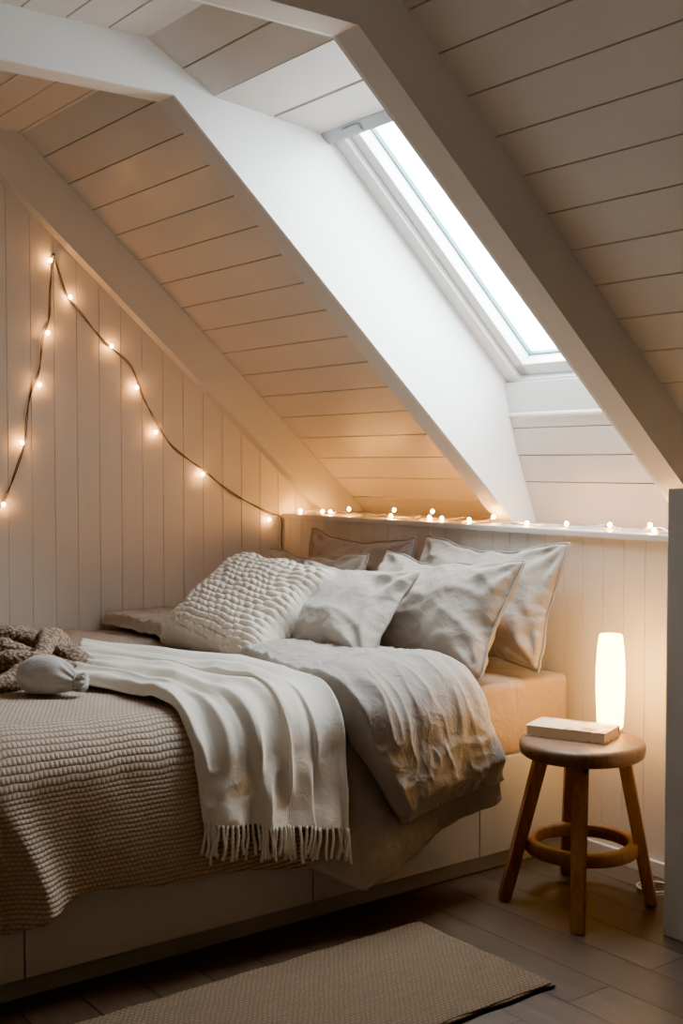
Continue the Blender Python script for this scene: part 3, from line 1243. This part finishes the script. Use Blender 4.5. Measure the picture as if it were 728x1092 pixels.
# ------------------------------------------------------------------ stool
SX, SY = -2.285, 2.56
stool = empty('wooden_stool', (SX, SY, 0), math.radians(0))
tag(stool, 'round wooden stool with four splayed legs and a hoop foot ring beside the bed', 'stool')
lathe('seat', [(0.150, 0.405), (0.164, 0.406), (0.172, 0.412), (0.1745, 0.428), (0.1745, 0.440), (0.169, 0.447), (0.160, 0.450), (0.02, 0.450)], M['seatwood'], stool, 64)
foot = [(-0.118, -0.185), (0.172, -0.205), (0.155, 0.115), (-0.166, 0.122)]
for (fx, fy) in foot:
    r = math.hypot(fx, fy)
    dx, dy_ = fx / r, fy / r
    tx, ty = dx * 0.115, dy_ * 0.115
    bm = bmesh.new()
    vs = []
    for z, cxx, cyy, wd, dp in ((0.0, fx, fy, 0.019, 0.016), (0.406, tx, ty, 0.023, 0.018)):
        px, py = -dy_, dx
        for a, b in ((-1, -1), (1, -1), (1, 1), (-1, 1)):
            vs.append(bm.verts.new((cxx + a * wd * px + b * dp * dx, cyy + a * wd * py + b * dp * dy_, z)))
    for q in ((3, 2, 1, 0), (4, 5, 6, 7), (0, 1, 5, 4), (1, 2, 6, 5), (2, 3, 7, 6), (3, 0, 4, 7)):
        bm.faces.new([vs[i] for i in q])
    bmesh.ops.bevel(bm, geom=list(bm.edges), offset=0.004, segments=2, affect='EDGES')
    bm_obj('leg', bm, M['stoolwood'], stool)
# foot ring
ring = [(0.131, 0.134), (0.155, 0.134), (0.158, 0.138), (0.158, 0.166), (0.155, 0.170), (0.131, 0.170), (0.128, 0.166), (0.128, 0.138)]
V = []
for (r, z) in ring:
    for k in range(72):
        a = 2 * PI * k / 72
        V.append((r * math.cos(a), r * math.sin(a), z))
F = grid_faces(len(ring), 72, close_u=True, close_v=True)
fix_normals(pyd('foot_ring', V, F, M['stoolwood'], stool, True))
# bolt near the top of the front leg
d = Vector((0.172, -0.205, 0)).normalized()
bp = [(d.x * 0.138 + 0.012, d.y * 0.138 + 0.010, 0.398), (d.x * 0.152 + 0.013, d.y * 0.152 + 0.010, 0.396)]
tube('bolt', bp, 0.006, M['black'], stool, 12)

# book
book = empty('hardback_book', (-2.331, 2.571, 0.4505), math.radians(22.6))
tag(book, 'cream hardback book with faint brown illustration lying on the stool', 'book')
# local: x = along spine, y = across
BW, BD, BT = 0.234, 0.130, 0.030
box('pages', (-BW / 2 + 0.004, -BD / 2 + 0.003, 0.003), (BW / 2 - 0.004, BD / 2 - 0.004, BT - 0.003), M['paper'], book, 0.001)
box('back_cover', (-BW / 2, -BD / 2, 0.0), (BW / 2, BD / 2, 0.003), M['cover'], book, 0.001)
box('front_cover', (-BW / 2, -BD / 2, BT - 0.003), (BW / 2, BD / 2, BT), M['cover'], book, 0.001)
box('spine', (-BW / 2, BD / 2 - 0.004, 0.0), (BW / 2, BD / 2, BT), M['cover'], book, 0.001)

# lamp
lamp = empty('table_lamp', (-2.301, 2.696, 0.4505))
tag(lamp, 'glowing white glass cylinder lamp standing behind the book on the stool', 'lamp')
lathe('lamp_shade', [(0.033, 0.012), (0.0365, 0.016), (0.0385, 0.05), (0.0415, 0.12), (0.0415, 0.18), (0.038, 0.24), (0.0335, 0.276), (0.031, 0.281), (0.026, 0.279), (0.01, 0.274)], M['lamp'], lamp, 40)
lathe('lamp_base', [(0.030, 0.0), (0.034, 0.002), (0.034, 0.010), (0.033, 0.013)], M['sash'], lamp, 40)

# lamp cord looped on the floor under the stool
th = np.linspace(0, 4.5 * PI, 90)
cp = [(SX + 0.10 + (0.050 + 0.004 * math.sin(t * 1.3)) * math.cos(t), SY + 0.20 + 0.050 * math.sin(t), 0.004 + 0.0035 * (t / PI)) for t in th]
cord = empty('power_cord', (SX + 0.10, SY + 0.20, 0))
tag(cord, 'white power cord looped on the floor under the stool', 'cord')
oo = tube('cord_loop', cp, 0.0035, M['white_cord'], cord)
oo.data.transform(Matrix.Translation((-(SX + 0.10), -(SY + 0.20), 0)))

# ------------------------------------------------------------------ rug
def rug():
    x0, x1, y0, y1 = -2.405, -1.92, 0.35, 2.068
    nx, ny = 60, 150
    P = np.zeros((nx, ny, 3))
    for i in range(nx):
        for j in range(ny):
            u = i / (nx - 1); v = j / (ny - 1)
            x = x0 + (x1 - x0) * u; y = y0 + (y1 - y0) * v
            e = min(u * (x1 - x0), (1 - u) * (x1 - x0), (v) * (y1 - y0), (1 - v) * (y1 - y0))
            z = 0.0105 * smooth(-0.004, 0.006, e) + 0.0012 * mnoise.noise(Vector((x * 9, y * 9, 0)))
            P[i, j] = (x + 0.002 * math.sin(y * 40), y + 0.002 * math.sin(x * 50), z)
    V = list(P.reshape(-1, 3))
    F = grid_faces(nx, ny)
    o = pyd('woven_rug', V, F, M['rug'], None, True)
    md = o.modifiers.new('t', 'SOLIDIFY'); md.thickness = 0.006; md.offset = -1
    o.location.z = 0.003
    tag(o, 'brown flat-woven jute rug on the dark floor alongside the bed', 'rug')


rug()

# ------------------------------------------------------------------ string lights
bulb_me = None


def bulb_mesh(mat):
    bm = bmesh.new()
    bmesh.ops.create_uvsphere(bm, u_segments=14, v_segments=10, radius=0.0064)
    for v in bm.verts:
        v.co.z *= 1.15
    me = bpy.data.meshes.new('bulb')
    bm.to_mesh(me); bm.free()
    me.polygons.foreach_set('use_smooth', [True] * len(me.polygons))
    me.materials.append(mat)
    return me


BM = bulb_mesh(M['bulb'])
BL = bulb_mesh(M['ledge_bulb'])


def bulbs(parent, origin, pts, mesh):
    for p in pts:
        b = bpy.data.objects.new('bulb', mesh)
        COL.objects.link(b)
        b.parent = parent
        b.location = Vector(p) - Vector(origin)


xw = XG + 0.024
def W3(y, z, dx=0.0):
    return (xw + dx, y, z)


hook_pt = (1.842, 1.988)
wl_root = empty('string_lights', W3(*hook_pt))
tag(wl_root, 'warm fairy lights on a dark wire draped over a hook on the left wall', 'fairy lights')
wire_pts = [(1.635, 1.06), (1.652, 1.10), (1.69, 1.17), (1.727, 1.28), (1.735, 1.38), (1.757, 1.47), (1.79, 1.56), (1.800, 1.68), (1.833, 1.76),
            (1.838, 1.88), (1.842, 1.99), (1.865, 1.955), (1.905, 1.845), (1.965, 1.77), (2.04, 1.70), (2.09, 1.655), (2.155, 1.60), (2.195, 1.53), (2.225, 1.46),
            (2.262, 1.39), (2.33, 1.305), (2.42, 1.235), (2.485, 1.19), (2.57, 1.135), (2.67, 1.075), (2.79, 1.015), (2.858, 0.995), (2.862, 0.90), (2.858, 0.86)]
wp = catmull([W3(a, b, -0.016 + 0.004 * math.sin(i * 2.1)) for i, (a, b) in enumerate(wire_pts)], 260)
rel = Matrix.Translation(-Vector(W3(*hook_pt)))
tube('wire', wp, 0.0021, M['cord'], wl_root, 6).data.transform(rel)
wp2 = wp.copy()
for i in range(len(wp2)):
    wp2[i][1] += 0.006 * math.sin(i * 0.22); wp2[i][2] += 0.006 * math.cos(i * 0.22)
tube('wire', wp2, 0.0017, M['cord'], wl_root, 6).data.transform(rel)
wb = [(1.832, 1.968), (1.909, 1.840), (1.819, 1.702), (1.785, 1.511), (1.716, 1.298), (1.644, 1.075), (2.075, 1.668), (2.180, 1.515), (2.262, 1.345), (2.471, 1.180), (2.79, 0.989)]
bulbs(wl_root, W3(*hook_pt), [W3(a, b, -0.004) for a, b in wb], BM)
hk = tube('wall_hook', [(XG, 1.842, 1.982), (XG + 0.02, 1.842, 1.982), (XG + 0.026, 1.842, 1.986), (XG + 0.028, 1.842, 1.994)], 0.004, M['black'])
tag(hk, 'small dark hook in the left wall holding up the fairy lights', 'hook')

ll_root = empty('string_lights', (-3.2, 2.97, ZL))
tag(ll_root, 'warm fairy lights on a clear wire lying along the ledge above the pillows', 'fairy lights')
xs = np.linspace(-4.20, -2.06, 46)
lp = [(x, 2.955 + 0.035 * math.sin(i * 0.9) + 0.02 * math.sin(i * 2.3), ZL + 0.004 + 0.010 * max(0, math.sin(i * 1.7)) ** 3) for i, x in enumerate(xs)]
rel2 = Matrix.Translation((3.2, -2.97, -ZL))
tube('wire', catmull(lp, 300), 0.0022, M['clear'], ll_root, 6).data.transform(rel2)
lp2 = [(x, 2.965 + 0.035 * math.sin(i * 0.9 + 2) + 0.02 * math.cos(i * 2.9), ZL + 0.004 + 0.012 * max(0, math.sin(i * 1.3 + 1)) ** 3) for i, x in enumerate(xs)]
tube('wire', catmull(lp2, 300), 0.0021, M['clear'], ll_root, 6).data.transform(rel2)
lb = [(-4.175, 2.92, 1.024), (-4.10, 2.98, 1.022), (-4.004, 2.95, 1.024), (-3.877, 2.95, 1.040), (-3.591, 2.95, 1.044), (-3.585, 2.93, 1.022), (-3.368, 2.95, 1.046),
      (-3.362, 2.93, 1.024), (-3.316, 2.95, 1.022), (-3.17, 2.95, 1.022), (-3.047, 2.95, 1.036), (-2.866, 2.93, 1.022), (-2.707, 2.95, 1.026),
      (-2.526, 2.95, 1.030), (-2.369, 2.95, 1.035), (-2.33, 2.92, 1.022)]
bulbs(ll_root, (-3.2, 2.97, ZL), lb, BL)

# ------------------------------------------------------------------ light
world = bpy.data.worlds.new('sky')
scene.world = world
world.use_nodes = True
bg = world.node_tree.nodes['Background']
bg.inputs[0].default_value = (0.90, 0.95, 1.0, 1)
bg.inputs[1].default_value = 72.0


def area(name, loc, target, sx, sy, power, col, portal=False):
    l = bpy.data.lights.new(name, 'AREA')
    l.shape = 'RECTANGLE'; l.size = sx; l.size_y = sy
    l.energy = power; l.color = col
    if portal:
        l.cycles.is_portal = True
    o = bpy.data.objects.new(name, l)
    COL.objects.link(o)
    o.location = loc
    o.rotation_euler = (Vector(target) - Vector(loc)).to_track_quat('-Z', 'Y').to_euler()
    return o


c0 = wpt(WW / 2 + 0.03, 0.47, 0.20)
p_ = area('sky_portal', tuple(c0), tuple(c0 - Wn), 0.62, 1.15, 1, (1, 1, 1), True)
# daylight from the open sky outside the roof window
c1 = wpt(1.0, 0.1, 1.9)
area('daylight', tuple(c1), tuple(wpt(0.25, 0.6, 0.0)), 1.1, 1.1, 40, (0.84, 0.92, 1.0))
# weak warm fill lamp added behind the camera, aimed at the ceilings
at = area('attic_fill', (0.5, -0.9, 1.3), (-2.3, 1.75, 2.45), 1.2, 0.9, 5, (1.0, 0.88, 0.76))
at.data.spread = math.radians(75)

# ------------------------------------------------------------------ camera
F_PX = 1290.0
cam = bpy.data.cameras.new('camera')
cam.sensor_fit = 'VERTICAL'
cam.sensor_height = 36.0
cam.lens = F_PX / 1092 * 36.0
cam.clip_start = 0.02
co_ = bpy.data.objects.new('camera', cam)
COL.objects.link(co_)
yaw = math.atan2(969, F_PX); pit = math.atan2(51, F_PX)
fw = Vector((-math.cos(yaw) * math.cos(pit), math.sin(yaw) * math.cos(pit), -math.sin(pit)))
co_.location = (0, 0, 1.22)
co_.rotation_euler = fw.to_track_quat('-Z', 'Y').to_euler()
scene.camera = co_
cam.dof.use_dof = True
cam.dof.focus_distance = 3.7
cam.dof.aperture_fstop = 5.6
scene.frame_set(1)
scene.view_settings.view_transform = 'AgX'
scene.view_settings.look = 'AgX - Punchy'
scene.view_settings.exposure = -0.2
